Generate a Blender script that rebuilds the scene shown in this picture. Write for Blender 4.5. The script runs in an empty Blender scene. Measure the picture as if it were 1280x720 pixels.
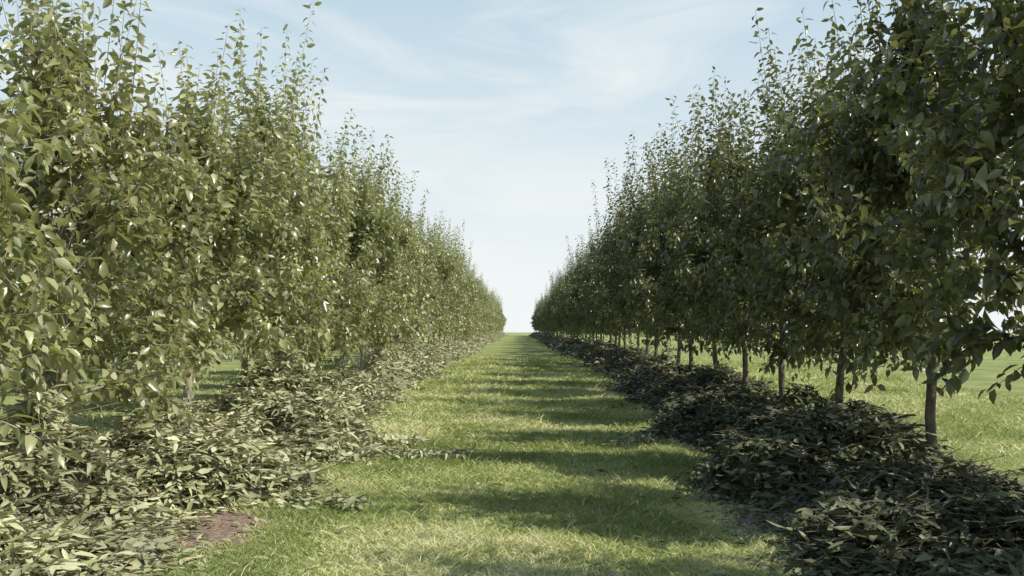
import bpy, math, random
import numpy as np
from mathutils import Vector

rng = np.random.default_rng(7)
random.seed(7)
scene = bpy.context.scene
col = scene.collection

# ------------------------------------------------------------------ helpers
_T = np.random.default_rng(99).random((256, 256))
def vnoise(x, y):
    x = np.asarray(x, float); y = np.asarray(y, float)
    xi = np.floor(x).astype(int); yi = np.floor(y).astype(int)
    fx = x - xi; fy = y - yi
    fx = fx*fx*(3-2*fx); fy = fy*fy*(3-2*fy)
    a = _T[xi % 256, yi % 256]; b = _T[(xi+1) % 256, yi % 256]
    c = _T[xi % 256, (yi+1) % 256]; d = _T[(xi+1) % 256, (yi+1) % 256]
    return (a*(1-fx)+b*fx)*(1-fy)+(c*(1-fx)+d*fx)*fy
def fbm(x, y, o=3):
    s = 0; a = .5; t = 0
    for i in range(o):
        s = s + a*vnoise(x*2**i+17*i, y*2**i+31*i); t += a; a *= .5
    return s/t
def sstep(a, b, x):
    t = np.clip((np.asarray(x, float)-a)/(b-a), 0, 1); return t*t*(3-2*t)

def ground_z(x, y):
    x = np.asarray(x, float); y = np.asarray(y, float)
    fade = 1 - sstep(60, 140, np.hypot(x, y))
    return 0.38*sstep(9, 42, y) + .35*sstep(60, 200, y) - 3.0*sstep(215, 700, y) + fade*0.05*(fbm(x*.5+3, y*.4+9)-.5)*2

def norm(v):
    return v/np.maximum(np.linalg.norm(v, axis=-1, keepdims=True), 1e-9)

class Geo:
    def __init__(s):
        s.v = []; s.loops = []; s.tot = []; s.mat = []; s.a = []; s.n = 0
    def add(s, verts, faces_flat, totals, mat=0, rnd=None):
        verts = np.asarray(verts, float).reshape(-1, 3)
        s.v.append(verts); s.loops.append(np.asarray(faces_flat, np.int64).ravel()+s.n)
        t = np.asarray(totals, np.int64).ravel()
        s.tot.append(t); s.mat.append(np.full(len(t), mat, np.int64))
        s.a.append(np.full(len(verts), .5) if rnd is None else np.asarray(rnd, float).ravel())
        s.n += len(verts)
    def mesh(s, name, mats):
        v = np.concatenate(s.v); l = np.concatenate(s.loops); t = np.concatenate(s.tot)
        m = bpy.data.meshes.new(name)
        m.vertices.add(len(v)); m.vertices.foreach_set("co", v.astype(np.float32).ravel())
        m.loops.add(len(l)); m.loops.foreach_set("vertex_index", l.astype(np.int32))
        m.polygons.add(len(t))
        st = np.concatenate([[0], np.cumsum(t)[:-1]])
        m.polygons.foreach_set("loop_start", st.astype(np.int32))
        m.polygons.foreach_set("material_index", np.concatenate(s.mat).astype(np.int32))
        m.update(calc_edges=True)
        at = m.attributes.new("rnd", "FLOAT", "POINT")
        at.data.foreach_set("value", np.concatenate(s.a).astype(np.float32))
        for k in mats: m.materials.append(k)
        return m

LEAF_F = np.array([0,2,1, 0,3,2, 1,2,5,4, 2,3,6,5, 4,5,7, 5,6,7])
LEAF_T = np.array([3,3,4,4,3,3])
def add_leaves(g, P, D, U, L, W, bend, fold=.25, mat=0, rnd=None):
    n = len(P); D = norm(D); S = norm(np.cross(D, U)); N = np.cross(S, D)
    L = np.broadcast_to(L, n)[:, None]; W = np.broadcast_to(W, n)[:, None]; bend = np.broadcast_to(bend, n)[:, None]
    def pt(t, w, up): return P + D*(t*L) + S*(w*W) + N*(up*W - bend*L*t*t)
    V = np.stack([pt(0,0,0), pt(.33,-.5,fold*.5), pt(.33,0,0), pt(.33,.5,fold*.5),
                  pt(.68,-.40,fold*.4), pt(.68,0,0), pt(.68,.40,fold*.4), pt(1,0,0)], 1)
    F = (np.arange(n)*8)[:, None] + LEAF_F[None]
    if rnd is None: rnd = rng.random(n)
    g.add(V, F, np.tile(LEAF_T, n), mat, np.repeat(rnd, 8))

def add_tube(g, pts, rad, sides=6, mat=0, rnd=.5):
    pts = np.asarray(pts, float); k = len(pts)
    T = norm(np.gradient(pts, axis=0))
    ref = np.array([0.3, .9, .1]) if abs(T[0][2]) > .7 else np.array([0, 0, 1.])
    A = norm(np.cross(T, ref)); B = np.cross(T, A)
    an = np.linspace(0, 2*np.pi, sides, endpoint=False)
    ring = A[:, None]*np.cos(an)[None, :, None] + B[:, None]*np.sin(an)[None, :, None]
    V = pts[:, None] + ring*np.asarray(rad)[:, None, None]
    F = []
    for i in range(k-1):
        for j in range(sides):
            a = i*sides+j; b = i*sides+(j+1) % sides
            F += [a, b, b+sides, a+sides]
    g.add(V, F, [4]*((k-1)*sides), mat, np.full(k*sides, rnd))

def add_sticks(g, A, B, r, mat=0):
    n = len(A); D = norm(B-A); S = norm(np.cross(D, np.array([.1, .2, 1.]))); N = np.cross(S, D)
    r = np.broadcast_to(r, n)[:, None]
    V = np.stack([A+S*r, A-S*r*.5+N*r*.87, A-S*r*.5-N*r*.87, B+S*r*.5, B-S*r*.25+N*r*.43, B-S*r*.25-N*r*.43], 1)
    f = np.array([0,1,4,3, 1,2,5,4, 2,0,3,5]); F = (np.arange(n)*6)[:, None]+f[None]
    g.add(V, F, np.full(3*n, 4), mat, np.repeat(rng.random(n), 6))

# ------------------------------------------------------------------ materials
def new_mat(name):
    m = bpy.data.materials.new(name); m.use_nodes = True
    nt = m.node_tree; nt.nodes.clear()
    return m, nt, nt.nodes, nt.links
def ramp(nodes, stops):
    r = nodes.new("ShaderNodeValToRGB")
    e = r.color_ramp.elements
    e[0].position, e[0].color = stops[0][0], (*stops[0][1], 1)
    e[1].position, e[1].color = stops[-1][0], (*stops[-1][1], 1)
    for p, c in stops[1:-1]:
        x = e.new(p); x.color = (*c, 1)
    return r

def leaf_material(name, stops, back, trans_col=None, trans=0, rough=.42, objvar=True, spec=.5, patch=True, plain=False):
    m, nt, N, L = new_mat(name)
    at = N.new("ShaderNodeAttribute"); at.attribute_name = "rnd"
    r = ramp(N, stops); L.new(at.outputs["Fac"], r.inputs[0])
    c = r.outputs[0]
    geo = N.new("ShaderNodeNewGeometry")
    if back:
        mx = N.new("ShaderNodeMix"); mx.data_type = 'RGBA'; mx.inputs[7].default_value = (*back, 1)
        mm = N.new("ShaderNodeMath"); mm.operation = 'MULTIPLY'; mm.inputs[1].default_value = .75
        L.new(geo.outputs["Backfacing"], mm.inputs[0]); L.new(mm.outputs[0], mx.inputs[0]); L.new(c, mx.inputs[6])
        c = mx.outputs[2]
    if patch:
        nz = N.new("ShaderNodeTexNoise"); nz.inputs["Scale"].default_value = 1.3; nz.inputs["Detail"].default_value = 1
        L.new(geo.outputs["Position"], nz.inputs["Vector"])
        mr = N.new("ShaderNodeMapRange"); mr.inputs[1].default_value = .3; mr.inputs[2].default_value = .7
        mr.inputs[3].default_value = .68; mr.inputs[4].default_value = 1.32
        L.new(nz.outputs[0], mr.inputs[0])
        hs = N.new("ShaderNodeHueSaturation"); L.new(c, hs.inputs["Color"])
        if objvar:
            oi = N.new("ShaderNodeObjectInfo")
            m2 = N.new("ShaderNodeMapRange"); m2.inputs[3].default_value = .484; m2.inputs[4].default_value = .506
            L.new(oi.outputs["Random"], m2.inputs[0]); L.new(m2.outputs[0], hs.inputs["Hue"])
        L.new(mr.outputs[0], hs.inputs["Value"]); c = hs.outputs[0]
    if plain:
        p = N.new("ShaderNodeBsdfDiffuse"); L.new(c, p.inputs[0])
    else:
        p = N.new("ShaderNodeBsdfPrincipled"); p.inputs["Roughness"].default_value = rough
        p.inputs["Specular IOR Level"].default_value = spec; L.new(c, p.inputs["Base Color"])
    out = p.outputs[0]
    if trans > 0:
        t = N.new("ShaderNodeBsdfTranslucent"); t.inputs[0].default_value = (*trans_col, 1)
        ms = N.new("ShaderNodeMixShader"); ms.inputs[0].default_value = trans
        L.new(out, ms.inputs[1]); L.new(t.outputs[0], ms.inputs[2]); out = ms.outputs[0]
    o = N.new("ShaderNodeOutputMaterial"); L.new(out, o.inputs[0])
    return m

mat_leaf_a = leaf_material("pear_leaf_olive_sunlit", [(0, (.08, .098, .036)), (.4, (.215, .232, .09)), (.8, (.37, .375, .17)), (1, (.58, .54, .30))],
                         (.47, .49, .32), (.50, .52, .13), trans=.26, rough=.32, spec=.75)  # olive hue, lightened so the colour carries sun on the left rows
mat_leaf_b = leaf_material("pear_leaf_green_shaded", [(0, (.036, .048, .019)), (.45, (.08, .096, .037)), (.8, (.145, .156, .062)), (1, (.29, .27, .13))],
                         (.19, .21, .125), (.36, .38, .08), trans=.19, rough=.33, spec=.65)  # deeper green partly its own, partly right-row shade put into the colour
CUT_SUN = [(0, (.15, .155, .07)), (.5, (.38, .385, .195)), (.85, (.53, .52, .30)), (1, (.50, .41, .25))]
CUT_SHADE = [(0, (.04, .048, .02)), (.5, (.10, .11, .048)), (.85, (.22, .225, .11)), (1, (.28, .23, .13))]
mat_cut = leaf_material("cut_leaf_sunlit", CUT_SUN, (.50, .51, .32), (.4, .42, .15), trans=.1, rough=.5, objvar=False, spec=.35)  # lit copy of the cut leaves, sunlight put into the colour
mat_cut_b = leaf_material("cut_leaf_shaded", CUT_SHADE, (.16, .175, .10), rough=.5, objvar=False, spec=.35)  # same cut leaves, darkened in colour for the shaded right heap
mat_grass = leaf_material("grass_blade", [(0, (.24, .29, .10)), (.5, (.46, .50, .20)), (.85, (.63, .635, .31)), (1, (.78, .71, .46))],
                          None, objvar=False, patch=False, plain=True, trans_col=(.53, .58, .18), trans=.22)

def bark(name, c1, c2, scale=14):
    m, nt, N, L = new_mat(name)
    tc = N.new("ShaderNodeTexCoord"); mp = N.new("ShaderNodeMapping"); mp.inputs["Scale"].default_value = (1, 1, .35)
    L.new(tc.outputs["Object"], mp.inputs[0])
    nz = N.new("ShaderNodeTexNoise"); nz.inputs["Scale"].default_value = scale; nz.inputs["Detail"].default_value = 6
    L.new(mp.outputs[0], nz.inputs["Vector"])
    r = ramp(N, [(.3, c1), (.7, c2)]); L.new(nz.outputs[0], r.inputs[0])
    bp = N.new("ShaderNodeBump"); bp.inputs["Strength"].default_value = .7; bp.inputs["Distance"].default_value = .02
    L.new(nz.outputs[0], bp.inputs["Height"])
    p = N.new("ShaderNodeBsdfPrincipled"); p.inputs["Roughness"].default_value = .85
    L.new(r.outputs[0], p.inputs["Base Color"]); L.new(bp.outputs[0], p.inputs["Normal"])
    o = N.new("ShaderNodeOutputMaterial"); L.new(p.outputs[0], o.inputs[0]); return m
mat_bark_a = bark("pear_bark_sunlit", (.16, .135, .095), (.48, .42, .33))  # lit copy of the bark, lighter in colour for the sunny side
mat_bark_b = bark("pear_bark_shaded", (.06, .048, .035), (.20, .165, .12))  # darker bark copy, shade on the right trunks painted in
mat_twig = bark("twig_bark", (.09, .07, .045), (.2, .155, .10), 30)
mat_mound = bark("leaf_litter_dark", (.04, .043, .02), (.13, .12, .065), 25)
mat_mound_a = bark("leaf_litter_sunlit", (.11, .105, .055), (.30, .27, .16), 25)  # brighter litter copy, sun on the left heap painted in

def ground_material():
    m, nt, N, L = new_mat("orchard_grass_soil")
    g = N.new("ShaderNodeNewGeometry")
    def noise(s, d=5):
        n = N.new("ShaderNodeTexNoise"); n.inputs["Scale"].default_value = s; n.inputs["Detail"].default_value = d
        L.new(g.outputs["Position"], n.inputs["Vector"]); return n
    n1 = noise(.8); n2 = noise(22, 6)
    r1 = ramp(N, [(.3, (.24, .285, .10)), (.55, (.35, .385, .155)), (.75, (.46, .465, .22))]); L.new(n1.outputs[0], r1.inputs[0])
    r2 = ramp(N, [(.3, (.6, .64, .55)), (.7, (1.2, 1.17, 1.12))]); L.new(n2.outputs[0], r2.inputs[0])
    mu = N.new("ShaderNodeMix"); mu.data_type = 'RGBA'; mu.blend_type = 'MULTIPLY'; mu.inputs[0].default_value = 1
    L.new(r1.outputs[0], mu.inputs[6]); L.new(r2.outputs[0], mu.inputs[7])
    rs = ramp(N, [(.3, (.18, .13, .09)), (.5, (.34, .25, .185)), (.7, (.50, .40, .31))]); n4 = noise(16, 10); n4.inputs["Roughness"].default_value = .7; L.new(n4.outputs[0], rs.inputs[0])
    at = N.new("ShaderNodeAttribute"); at.attribute_name = "soil"
    ad = N.new("ShaderNodeMath"); ad.operation = 'ADD'; L.new(at.outputs["Fac"], ad.inputs[0])
    n5 = noise(6, 9); s5 = N.new("ShaderNodeMath"); s5.operation = 'MULTIPLY_ADD'; s5.inputs[1].default_value = 2.4; s5.inputs[2].default_value = -1.2
    L.new(n5.outputs[0], s5.inputs[0]); L.new(s5.outputs[0], ad.inputs[1])
    mr = N.new("ShaderNodeMapRange"); mr.inputs[1].default_value = .3; mr.inputs[2].default_value = .7; L.new(ad.outputs[0], mr.inputs[0])
    mx = N.new("ShaderNodeMix"); mx.data_type = 'RGBA'; L.new(mr.outputs[0], mx.inputs[0])
    L.new(mu.outputs[2], mx.inputs[6]); L.new(rs.outputs[0], mx.inputs[7])
    ba = N.new("ShaderNodeMath"); ba.operation = 'ADD'; L.new(n2.outputs[0], ba.inputs[0]); L.new(n4.outputs[0], ba.inputs[1])
    bp = N.new("ShaderNodeBump"); bp.inputs["Strength"].default_value = 1; bp.inputs["Distance"].default_value = .05
    L.new(ba.outputs[0], bp.inputs["Height"])
    p = N.new("ShaderNodeBsdfPrincipled"); p.inputs["Roughness"].default_value = .95; p.inputs["Specular IOR Level"].default_value = .1
    L.new(mx.outputs[2], p.inputs["Base Color"]); L.new(bp.outputs[0], p.inputs["Normal"])
    o = N.new("ShaderNodeOutputMaterial"); L.new(p.outputs[0], o.inputs[0]); return m
mat_ground = ground_material()

# ------------------------------------------------------------------ layout functions
def edge_left(y):
    k = [5, 6.8, 7.4, 8.7, 9.3, 10.2, 11.0, 11.8, 12.6, 13.5, 14.6, 18, 30, 400]
    v = [2.5, 2.55, 2.95, 3.0, 2.2, 2.0, 2.7, 2.3, 1.75, 1.95, 2.5, 2.5, 2.7, 2.7]
    return np.interp(y, k, v) + (fbm(y*.7+5, y*0+2, 3)-.5)*.9
def edge_right(y):
    return np.interp(y, [5, 6.5, 9, 13, 40, 400], [2.0, 2.05, 2.4, 2.4, 2.5, 2.5]) + (fbm(y*.6+55, y*0+8, 3)-.5)*1.2
def mound(x, y):
    ax = np.abs(x); inn = np.where(x < 0, edge_left(y), edge_right(y))
    out = 4.8 + (fbm(y*.5+20, x*0+40, 2)-.5)*.8
    u = np.clip((ax-inn)/(out-inn), 0, 1)
    prof = np.sin(np.pi*u**1.05)**.8
    return prof*(.05+1.3*fbm(x*1.0+11, y*.85+3, 3)**2.0), u
def soil_amt(x, y):
    w = (fbm(x*3+7, y*3+2, 3)-.5)*.8
    a = np.exp(-(((x+2.55+w*.5)/.55)**2+((y-8.15+w)/.95)**2))*1.4
    b = np.exp(-(((x-2.0)/.28)**2+((y-8.6)/.5)**2))*.9
    h, u = mound(x, y)
    c = ((u > .0) & (u < 1))*.45 + np.exp(-((np.abs(x)-4.3)/.5)**2)*.2
    return np.maximum(np.maximum(a, b), c)

# ------------------------------------------------------------------ ground
xs = np.unique(np.concatenate([-np.geomspace(9, 2500, 26), np.arange(-9, 9.01, .12), np.geomspace(9, 2500, 26)]))
ys = np.unique(np.concatenate([-np.geomspace(2, 800, 14), np.arange(-2, 26, .12), np.arange(26, 70, .6), np.geomspace(70, 4000, 70)]))
X, Y = np.meshgrid(xs, ys, indexing='ij'); Z = ground_z(X, Y)
nx, ny = X.shape
idx = np.arange(nx*ny).reshape(nx, ny)
F = np.stack([idx[:-1, :-1], idx[1:, :-1], idx[1:, 1:], idx[:-1, 1:]], -1).reshape(-1)
g = Geo(); g.add(np.stack([X, Y, Z], -1), F, np.full((nx-1)*(ny-1), 4))
gm = g.mesh("ground", [mat_ground])
sa = gm.attributes.new("soil", "FLOAT", "POINT"); sa.data.foreach_set("value", soil_amt(X, Y).astype(np.float32).ravel())
ground = bpy.data.objects.new("ground", gm); col.objects.link(ground)
ground["kind"] = "structure"; ground["label"] = "mown orchard grass with patches of bare soil"; ground["category"] = "ground"

# ------------------------------------------------------------------ grass blades
def make_grass():
    g = Geo()
    def strip(n, y0, y1, x0, x1):
        u = rng.random(n); e = -.7
        y = (y0**e+(y1**e-y0**e)*u)**(1/e); x = x0+(x1-x0)*rng.random(n)
        dens = fbm(x*1.6+4, y*1.6+8, 3)
        s = soil_amt(x, y)
        ok = (rng.random(n) < .1+1.3*dens) & (s < .2+.75*rng.random(n)**1.6)
        x = x[ok]; y = y[ok]; dens = dens[ok]; k = len(x)
        sc = np.clip(y/8, 1, 4)**.75
        L = (.03+.05*rng.random(k))*(.3+1.7*dens)*sc**.6; W = (.0048+.0042*rng.random(k))*sc
        tuft = rng.random(k) < .04; L = np.where(tuft, L*1.9, L)
        an = rng.random(k)*2*np.pi; lean = .4+1.2*rng.random(k)
        D = norm(np.stack([np.cos(an)*lean, np.sin(an)*lean, np.ones(k)], -1)); P = np.stack([x, y, ground_z(x, y)-.004], -1)
        S = norm(np.cross(D, rng.normal(size=(k, 3)))); dr = np.stack([np.cos(an), np.sin(an), -.3+0*an], -1)
        Lc = L[:, None]; Wc = W[:, None]
        M = P+D*Lc*.55; T = P+D*Lc*.9+dr*Lc*.25
        V = np.stack([P-S*Wc*.5, P+S*Wc*.5, M+S*Wc*.4, M-S*Wc*.4, T], 1)
        f = np.array([0, 1, 2, 3, 3, 2, 4]); F = (np.arange(k)*5)[:, None]+f[None]
        patch = fbm(x*1.1+50, y*.8+70, 4)
        rr = np.clip(rng.random(k)*.6+(patch-.42)*2.5, 0, .92); rr = np.where(rng.random(k) < .06, 1, rr)
        g.add(V, F, np.tile([4, 3], k), 0, np.repeat(rr, 5))
    strip(420000, 5.5, 45, -3.1, 2.6)
    strip(80000, 8, 45, 4.3, 11)
    strip(35000, 8, 40, -9, -4.3)
    return g.mesh("grass", [mat_grass])
grass = bpy.data.objects.new("grass", make_grass()); col.objects.link(grass)
grass["kind"] = "stuff"; grass["label"] = "short sunlit green grass blades"; grass["category"] = "grass"

# ------------------------------------------------------------------ brush windrows
def sprigs(g, x, y, z, K=11, slen=.5, leafL=.17, leafW=.05, tiltamp=.32, yaw=None):
    n = len(x)
    an = rng.random(n)*2*np.pi if yaw is None else yaw
    tl = rng.normal(size=n)*tiltamp*.5
    D = np.stack([np.cos(an)*np.cos(tl), np.sin(an)*np.cos(tl), np.sin(tl)], -1)
    sl = (np.broadcast_to(slen, n)*(.6+.8*rng.random(n)))[:, None]
    C = np.stack([x, y, z], -1); A = C-D*sl*.5; B = C+D*sl*.5
    add_sticks(g, A, B, .005, 2)
    side = norm(np.cross(D, np.array([0, 0, 1.])))
    srn = rng.random(n)
    for k in range(K):
        t = (k+.5)/K+rng.normal(size=n)*.02
        sg = (1 if k % 2 else -1)
        ok = rng.random(n) < .9
        P = A+D*sl*t[:, None]
        a = .7+rng.normal(size=n)*.45
        dd = D*np.cos(a)[:, None]+side*(sg*np.sin(a))[:, None]+np.array([0, 0, 1.])*(rng.normal(size=n)*.17-.05)[:, None]
        U = np.array([0, 0, 1.])+rng.normal(size=(n, 3))*.4
        flip = np.where(rng.random(n) < .3, -1, 1)[:, None]
        LL = leafL*(.45+.75*rng.random(n)); WW = leafW*(.55+.6*rng.random(n))
        rn = np.clip(srn*.65+rng.random(n)*.35, 0, 1)
        add_leaves(g, P[ok], dd[ok], (U*flip)[ok], LL[ok], WW[ok], (rng.normal(size=n)*.32+.22*flip[:, 0])[ok], .4, 1, rn[ok])

def windrow(side, name, label, mcut, mm):
    g = Geo()
    yy = np.concatenate([np.arange(4.5, 30, .12), np.arange(30, 210, .6)])
    uu = np.linspace(0, 1, 30)
    inn = edge_left(yy) if side < 0 else edge_right(yy)
    Xm = side*(inn[:, None]+.06+(4.9-inn[:, None])*uu[None]); Ym = np.repeat(yy[:, None], 30, 1)
    h, u = mound(Xm, Ym)
    Zm = ground_z(Xm, Ym)+np.maximum(h*.86-.03, -.03)+(vnoise(Xm*9, Ym*9)-.5)*.05*(h > .05)
    a, b = Xm.shape; idx = np.arange(a*b).reshape(a, b)
    q = np.stack([idx[:-1, :-1], idx[1:, :-1], idx[1:, 1:], idx[:-1, 1:]], -1)
    if side > 0: q = q[..., ::-1]
    g.add(np.stack([Xm, Ym, Zm], -1), q.reshape(-1), np.full((a-1)*(b-1), 4), 0)
    def scatter(n, y0, y1, sc, K):
        y = y0+(y1-y0)*rng.random(n); x = side*(1.4+3.6*rng.random(n))
        h, u = mound(x, y)
        ok = ((u > 0) & (u < 1)) & (rng.random(n) < .4+4*h)
        x = x[ok]; y = y[ok]; h = h[ok]; k = len(x)
        z = ground_z(x, y)+.02+h*(.86+.28*rng.random(k))
        sprigs(g, x, y, z, K, .50*sc, .155*sc, .054*sc)
    scatter(4700, 4.8, 12, 1, 11)
    scatter(4300, 12, 22, 1.1, 10)
    scatter(2600, 22, 45, 1.4, 8)
    scatter(2400, 45, 200, 2.4, 5)
    n = 1900; y = 5+25*rng.random(n)**1.3; inn = edge_left(y) if side < 0 else edge_right(y)
    off = np.abs(rng.normal(size=n))*.26; off = np.where(rng.random(n) < .08, rng.random(n)*2.0, off)
    x = side*(inn-off)
    P = np.stack([x, y, ground_z(x, y)+.035], -1); an = rng.random(n)*6.28
    add_leaves(g, P, np.stack([np.cos(an), np.sin(an), rng.normal(size=n)*.15], -1), np.array([0, 0, 1.])+rng.normal(size=(n, 3))*.3,
               .09+.07*rng.random(n), .04, .1, .3, 1)
    n = 300; y = 5+30*rng.random(n); x = side*(2.9+1.6*rng.random(n)); h, u = mound(x, y)
    c = np.stack([x, y, ground_z(x, y)+h+.04], -1); an = rng.random(n)*6.28
    d = np.stack([np.cos(an), np.sin(an), rng.normal(size=n)*.2], -1)*(.25+.4*rng.random(n))[:, None]
    add_sticks(g, c-d, c+d, .007, 2)
    me = g.mesh(name, [mm, mcut, mat_twig])
    o = bpy.data.objects.new(name, me); col.objects.link(o)
    o["kind"] = "stuff"; o["label"] = label; o["category"] = "cut branches"
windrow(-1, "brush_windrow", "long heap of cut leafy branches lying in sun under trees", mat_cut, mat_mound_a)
windrow(1, "brush_windrow", "long heap of shade-darkened cut branches lying in shade", mat_cut_b, mat_mound)

# ------------------------------------------------------------------ trees
def tree_meshes(seed, H, low, mb, ml, sp_leaf, fork=False):
    global rng
    rng = np.random.default_rng(seed)
    R = rng.random
    gt = Geo(); gl = Geo()
    Hl = H*.70
    k = 12; zz = np.linspace(-.1, Hl, k)
    wob = np.cumsum(rng.normal(size=(k, 2))*.045, 0); wob -= wob[1]; wob[0] = wob[1]; wob[2] *= .5
    lead = np.column_stack([wob, zz])
    rad = np.interp(zz, [-.1, .12, 1.2, Hl], [.08, .060, .050, .012])
    if fork: rad = rad*.88
    add_tube(gt, lead, rad, 9)
    def lead_at(z): return np.array([np.interp(z, zz, lead[:, 0]), np.interp(z, zz, lead[:, 1]), z])
    if fork:
        b0 = lead_at(.75); ft = np.array([b0+[-.0, .0, 0], b0+[-.10, -.04, .3], b0+[-.24, -.08, .7], b0+[-.36, -.13, 1.2], b0+[-.45, -.2, 2.0]])
        add_tube(gt, ft, [.032, .030, .027, .022, .012], 8)
    SA = []; SD = []; SL = []; DR = []
    off = seed*3.7
    def prof(z, az=None):
        p = np.interp(z, [low, low+.5, 2.3, 3.2, 4.0, 4.7, 5.3], [.85, 1.2, 1.42, 1.24, .88, .52, .24])
        if az is not None:
            p = p*(.42+1.12*float(fbm(np.array(math.cos(az)*1.3+off), np.array(math.sin(az)*1.3+z*.9), 2)))
        return p
    nl = 34
    for i in range(nl):
        t = i/(nl-1); z = low+.1+(Hl*.93-low-.1)*t**.95
        az = i*2.39996+rng.normal()*.3
        Ln = prof(z+.3, az)*(.7+.5*R())
        if t < .1: Ln *= .85
        el = math.radians(np.interp(t, [0, .25, 1], [24, 32, 60])+rng.normal()*9)
        up = np.interp(t, [0, .2, 1], [.1, .5, .8])+rng.normal()*.15
        out = np.array([math.cos(az), math.sin(az), 0])
        p = lead_at(z); m = 6; pts = [p]; cur = el
        for j in range(1, m):
            cur += up*.22
            if t < .14 and j > 2: cur -= .25
            step = out*math.cos(cur)+np.array([0, 0, math.sin(cur)])+rng.normal(size=3)*.12
            p = p+step*Ln/(m-1); pts.append(p)
        pts = np.array(pts)
        add_tube(gt, pts, np.interp(np.arange(m), [0, m-1], [.024-.011*t, .006]), 5)
        f0 = .15 if t < .2 else .4
        ns = int(Ln*9*(1.5 if t < .2 else 1))
        for s in range(ns):
            f = f0+(1-f0)*(s+R())/ns; q = f*(m-1); a = min(int(q), m-2); pp = pts[a]+(pts[a+1]-pts[a])*(q-a)
            tg = norm(pts[a+1]-pts[a])
            d = tg*.7+rng.normal(size=3)*.6+np.array([0, 0, .6 if t > .18 else .05])+out*.2
            SA.append(pp); SD.append(norm(d)); SL.append((.22+.34*R())*(1.1-.25*t)); DR.append(.0 if t > .15 else .3)
        SA.append(pts[-1]); SD.append(norm(pts[-1]-pts[-2]+np.array([0, 0, .45]))); SL.append(.35+.55*R()); DR.append(0)
        if R() < .5 and t > .2:
            SA.append(pts[m//2+1]); SD.append(norm(np.array([0, 0, 1.])+rng.normal(size=3)*.12)); SL.append(.6+.8*R()); DR.append(0)
    cl = []
    for c in range(35):
        z = low+.2+(4.1-low-.1)*R()**1.0; az = R()*6.283; r = prof(z, az)*math.sqrt(.12+.88*R())*1.04
        cl.append(lead_at(min(z, Hl))*[1, 1, 0]+[r*math.cos(az), r*math.sin(az), z])
    for c in cl:
        for j in range(rng.integers(7, 17)):
            a = c+rng.normal(size=3)*[.12, .12, .15]
            od = norm(a*[1, 1, 0])
            lw = a[2] < low+.45
            SA.append(a); SD.append(norm(od*.5+rng.normal(size=3)*.5+np.array([0, 0, 0 if lw else .75]))); SL.append(.22+.3*R()); DR.append(.25 if lw else 0)
    for s in range(30):
        z = Hl*(.64+.36*R()); az = R()*6.283; r0 = .06+.9*R()*(1 if z < Hl*.85 else .55)
        a = lead_at(z)+np.array([math.cos(az)*r0, math.sin(az)*r0, 0])
        top = H*(.70+.33*R())*(1-.09*r0)
        SA.append(a); SD.append(norm(np.array([math.cos(az)*.12, math.sin(az)*.12, 1.])+rng.normal(size=3)*.07))
        SL.append(max(.5, top-z)); DR.append(0)
    SA = np.array(SA); SD = np.array(SD); SL = np.array(SL); dr = np.array(DR)
    def sp(i, t):
        c = SA[i]+SD[i]*(SL[i]*t)[:, None]
        c[:, 2] += -(dr[i]*t*t*SL[i])+.12*t*t*SL[i]*(SD[i][:, 2] > -.2)
        return c
    n = len(SA); ai = np.arange(n)
    p0 = sp(ai, np.zeros(n)); p1 = sp(ai, np.full(n, .5)); p2 = sp(ai, np.ones(n))
    add_sticks(gt, p0, p1, .006); add_sticks(gt, p1, p2, .004)
    cnt = np.maximum((SL/np.where(SL > .7, .043, sp_leaf)).astype(int), 5)
    I = np.repeat(ai, cnt); T = np.concatenate([(np.arange(c)+.6)/c for c in cnt])
    m = len(I); P = sp(I, T); P += rng.normal(size=(m, 3))*.008
    ax = SD[I]; ph = np.concatenate([np.arange(c)*2.4 for c in cnt])+np.repeat(R(n)*6, cnt)
    e1 = norm(np.cross(ax, np.array([.31, .52, .8]))); e2 = np.cross(ax, e1)
    rd = e1*np.cos(ph)[:, None]+e2*np.sin(ph)[:, None]
    D = ax*(.42+.25*rng.normal(size=m))[:, None]+rd*.85+np.array([0, 0, -1.])*(.62+.4*rng.normal(size=m))[:, None]
    P = P+rd*.018
    U = np.array([0, 0, 1.])*.7+rd*.6+rng.normal(size=(m, 3))*.45
    L = (.09+.095*R(m))*(1.12-.35*T); W = L*(.41+.14*R(m))
    add_leaves(gl, P, D, U, L, W, .24+.2*rng.normal(size=m), .42, 0, np.clip(R(m)*.8+.2*np.repeat(R(n), cnt), 0, 1))
    return gt.mesh("trunk", [mb]), gl.mesh("crown", [ml]), m

protos = []; HS = []
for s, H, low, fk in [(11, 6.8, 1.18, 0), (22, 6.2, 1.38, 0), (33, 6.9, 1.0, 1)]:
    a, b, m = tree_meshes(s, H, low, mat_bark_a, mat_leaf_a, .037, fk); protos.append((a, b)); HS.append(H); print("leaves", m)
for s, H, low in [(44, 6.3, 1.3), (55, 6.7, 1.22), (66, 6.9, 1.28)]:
    a, b, m = tree_meshes(s, H, low, mat_bark_b, mat_leaf_b, .033); protos.append((a, b)); HS.append(H); print("leaves", m)

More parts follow.
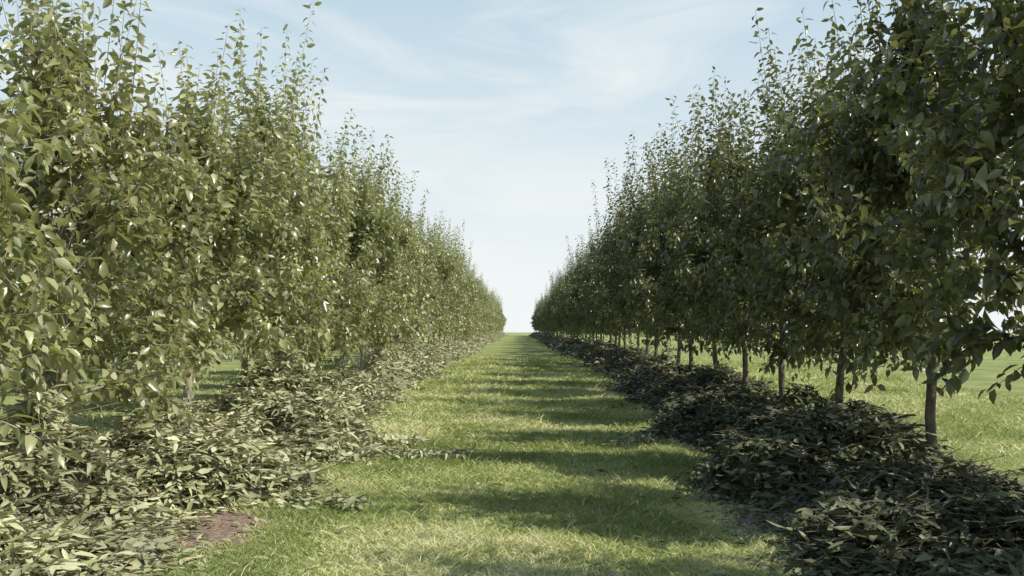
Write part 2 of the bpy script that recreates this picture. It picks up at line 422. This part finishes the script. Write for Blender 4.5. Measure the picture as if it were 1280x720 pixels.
rr = random.Random(5)
def make_tree(x, y, pi, rot, sc, sz, lean, label):
    e = bpy.data.objects.new("pear_tree", None); e.empty_display_size = .3
    col.objects.link(e)
    e.location = (x, y, float(ground_z(x, y))); e.rotation_euler = (lean[0], lean[1], rot); e.scale = (sc, sc, sc*sz)
    tm, cm = protos[pi]
    t = bpy.data.objects.new("trunk", tm); c = bpy.data.objects.new("crown", cm)
    for o in (t, c): col.objects.link(o); o.parent = e
    e["label"] = label
    e["category"] = "tree"; e["group"] = "pear trees in the orchard rows"
last = -1
LA = "pear tree with pale sunlit trunk and sunlit olive green crown"
LB = "pear tree with shade-darkened trunk and shaded dark green crown"
TL = [6.5, 5.9, 5.2, 6.5, 6.4, 5.8, 6.0, 6.7, 6.8, 6.5]     # tree heights, left row, from the nearest
TR = [6.2, 6.4, 6.4, 6.0, 6.3, 6.2, 6.7, 6.3, 7.1, 6.9]
for xr, y0, cnt_ in ((-4.3, 6.75, 72), (4.3, 4.75, 73), (-11.5, 11.5, 36)):
    for i in range(cnt_):
        y = y0+2.87*i
        x = xr+rr.uniform(-.15, .15); yy = y+rr.uniform(-.2, .2)
        if i < 7: x = xr; yy = y+rr.uniform(-.08, .08)
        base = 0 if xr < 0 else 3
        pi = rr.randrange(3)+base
        while pi == last: pi = rr.randrange(3)+base
        rot = rr.uniform(0, 6.28); lean = [rr.uniform(-.035, .035), rr.uniform(-.035, .035)]
        lab = LA if xr < 0 else LB
        sc = rr.uniform(.9, 1.05); sz = rr.uniform(.88, 1.12)
        if xr == -4.3 and i == 0: pi = 0; sc = .98
        if xr == -4.3 and i == 1: pi = 2; rot = .2; lean = [.0, -.05]; sc = .95; lab = "leaning pear tree with forked pale sunlit trunk and low foliage"
        if xr == -4.3 and i == 2: pi = 1; sc = 1.0; x = -4.2; lab = "shorter pear tree with pale sunlit trunk and olive crown"
        if xr == -4.3 and i < 10: sz = TL[i]/(HS[pi]*sc)
        if xr == 4.3 and i < 10: sc = 1.0 if i else .92; sz = TR[i]/(HS[pi]*sc)
        last = pi
        make_tree(x, yy, pi, rot, sc, sz, lean, lab)

# ------------------------------------------------------------------ fallen branches
rng = np.random.default_rng(5)
def fallen(x, y, yaw, ln, label):
    e = bpy.data.objects.new("cut_branch", None); col.objects.link(e); e.location = (x, y, float(ground_z(x, y))+.03); e.rotation_euler = (0, 0, yaw)
    g = Geo(); pts = np.array([[t*ln, .06*math.sin(t*4)*ln, .02+.04*math.sin(t*3)] for t in np.linspace(-.5, .5, 8)])
    add_tube(g, pts, np.linspace(.012, .004, 8), 5)
    n = int(ln*14); xs_ = (rng.random(n)-.5)*ln; xs_ = np.where(xs_ > .2*ln, xs_*.7, xs_); yv = rng.normal(size=n)*(.16-.2*xs_/ln)*.7
    gl2 = Geo(); sprigs(gl2, xs_, yv, .03+.09*rng.random(n), 9, .35, .14, .05, .3, yaw=rng.normal(size=n)*.7)
    for nm, me in (("stem", g.mesh("stem", [mat_twig])), ("foliage", gl2.mesh("foliage", [mat_twig, mat_cut, mat_twig]))):
        o = bpy.data.objects.new(nm, me); col.objects.link(o); o.parent = e
    e["label"] = label; e["category"] = "branch"; e["group"] = "cut branches lying on the grass"
fallen(-1.2, 12.4, -.1, 1.5, "cut leafy branch reaching out from heap onto grass")
fallen(-1.7, 9.0, -.5, .9, "cut leafy branch lying flat on sunlit grass")
fallen(-1.75, 13.6, .2, 1.2, "cut leafy branch lying beside the brush heap")
fallen(1.6, 13.6, .9, 1.2, "thin cut branch lying on shaded grass")

# ------------------------------------------------------------------ light
EL = math.radians(46); AZ = math.radians(111)
sd = Vector((math.sin(AZ)*math.cos(EL), math.cos(AZ)*math.cos(EL), math.sin(EL)))
sun = bpy.data.lights.new("sun", 'SUN'); sun.energy = 5; sun.angle = math.radians(.5); sun.color = (1, .97, .88)
so = bpy.data.objects.new("sun", sun); col.objects.link(so); so.rotation_euler = sd.to_track_quat('Z', 'Y').to_euler(); so.location = (30, 0, 40)

w = bpy.data.worlds.new("World"); scene.world = w; w.use_nodes = True
nt = w.node_tree; N = nt.nodes; L = nt.links; N.clear()
sky = N.new("ShaderNodeTexSky"); sky.sky_type = 'NISHITA'; sky.sun_disc = False
sky.sun_elevation = EL; sky.sun_rotation = AZ; sky.air_density = 1; sky.dust_density = .6; sky.ozone_density = 1
tc = N.new("ShaderNodeTexCoord"); sep = N.new("ShaderNodeSeparateXYZ"); L.new(tc.outputs["Generated"], sep.inputs[0])
mp = N.new("ShaderNodeMapping"); mp.inputs["Scale"].default_value = (1.4, 1.2, 5.0); mp.inputs["Rotation"].default_value = (.1, .5, .3)
mp.inputs["Location"].default_value = (.35, 0, .2)
L.new(tc.outputs["Generated"], mp.inputs[0])
nz = N.new("ShaderNodeTexNoise"); nz.inputs["Scale"].default_value = 2.4; nz.inputs["Detail"].default_value = 9; nz.inputs["Distortion"].default_value = .8
nz.inputs["Roughness"].default_value = .56
L.new(mp.outputs[0], nz.inputs["Vector"])
mr = N.new("ShaderNodeMapRange"); mr.inputs[1].default_value = .45; mr.inputs[2].default_value = .71; mr.inputs[3].default_value = 0; mr.inputs[4].default_value = 1
L.new(nz.outputs[0], mr.inputs[0])
hz = N.new("ShaderNodeMapRange"); hz.inputs[1].default_value = .02; hz.inputs[2].default_value = .36; hz.inputs[3].default_value = 1; hz.inputs[4].default_value = 0
L.new(sep.outputs[2], hz.inputs[0])
zn = N.new("ShaderNodeMapRange"); zn.inputs[1].default_value = .33; zn.inputs[2].default_value = .48; zn.inputs[3].default_value = .8; zn.inputs[4].default_value = .0
L.new(sep.outputs[2], zn.inputs[0])
m0 = N.new("ShaderNodeMix"); m0.data_type = 'RGBA'; L.new(zn.outputs[0], m0.inputs[0])
L.new(sky.outputs[0], m0.inputs[6]); m0.inputs[7].default_value = (3.55, 4.75, 5.4, 1)
cz = N.new("ShaderNodeMapRange"); cz.inputs[1].default_value = .36; cz.inputs[2].default_value = .5; cz.inputs[3].default_value = 1; cz.inputs[4].default_value = .05
L.new(sep.outputs[2], cz.inputs[0])
cm_ = N.new("ShaderNodeMath"); cm_.operation = 'MULTIPLY'; L.new(mr.outputs[0], cm_.inputs[0]); L.new(cz.outputs[0], cm_.inputs[1])
m1 = N.new("ShaderNodeMix"); m1.data_type = 'RGBA'; L.new(cm_.outputs[0], m1.inputs[0]); L.new(m0.outputs[2], m1.inputs[6])
m1.inputs[7].default_value = (5.5, 5.9, 6.0, 1)
m2 = N.new("ShaderNodeMix"); m2.data_type = 'RGBA'; L.new(hz.outputs[0], m2.inputs[0]); L.new(m1.outputs[2], m2.inputs[6])
m2.inputs[7].default_value = (5.95, 6.2, 6.2, 1)
bg = N.new("ShaderNodeBackground"); bg.inputs[1].default_value = .15; L.new(m2.outputs[2], bg.inputs[0])
o = N.new("ShaderNodeOutputWorld"); L.new(bg.outputs[0], o.inputs[0])

# ------------------------------------------------------------------ camera
cam = bpy.data.cameras.new("camera"); cam.lens = 35; cam.sensor_width = 36; cam.clip_end = 8000; cam.clip_start = .1
co = bpy.data.objects.new("camera", cam); col.objects.link(co)
co.location = (0, 0, 1.6); co.rotation_euler = (math.radians(90+2.5), 0, math.radians(.37))
scene.camera = co
scene.view_settings.view_transform = 'Standard'; scene.view_settings.look = 'None'; scene.view_settings.exposure = 0
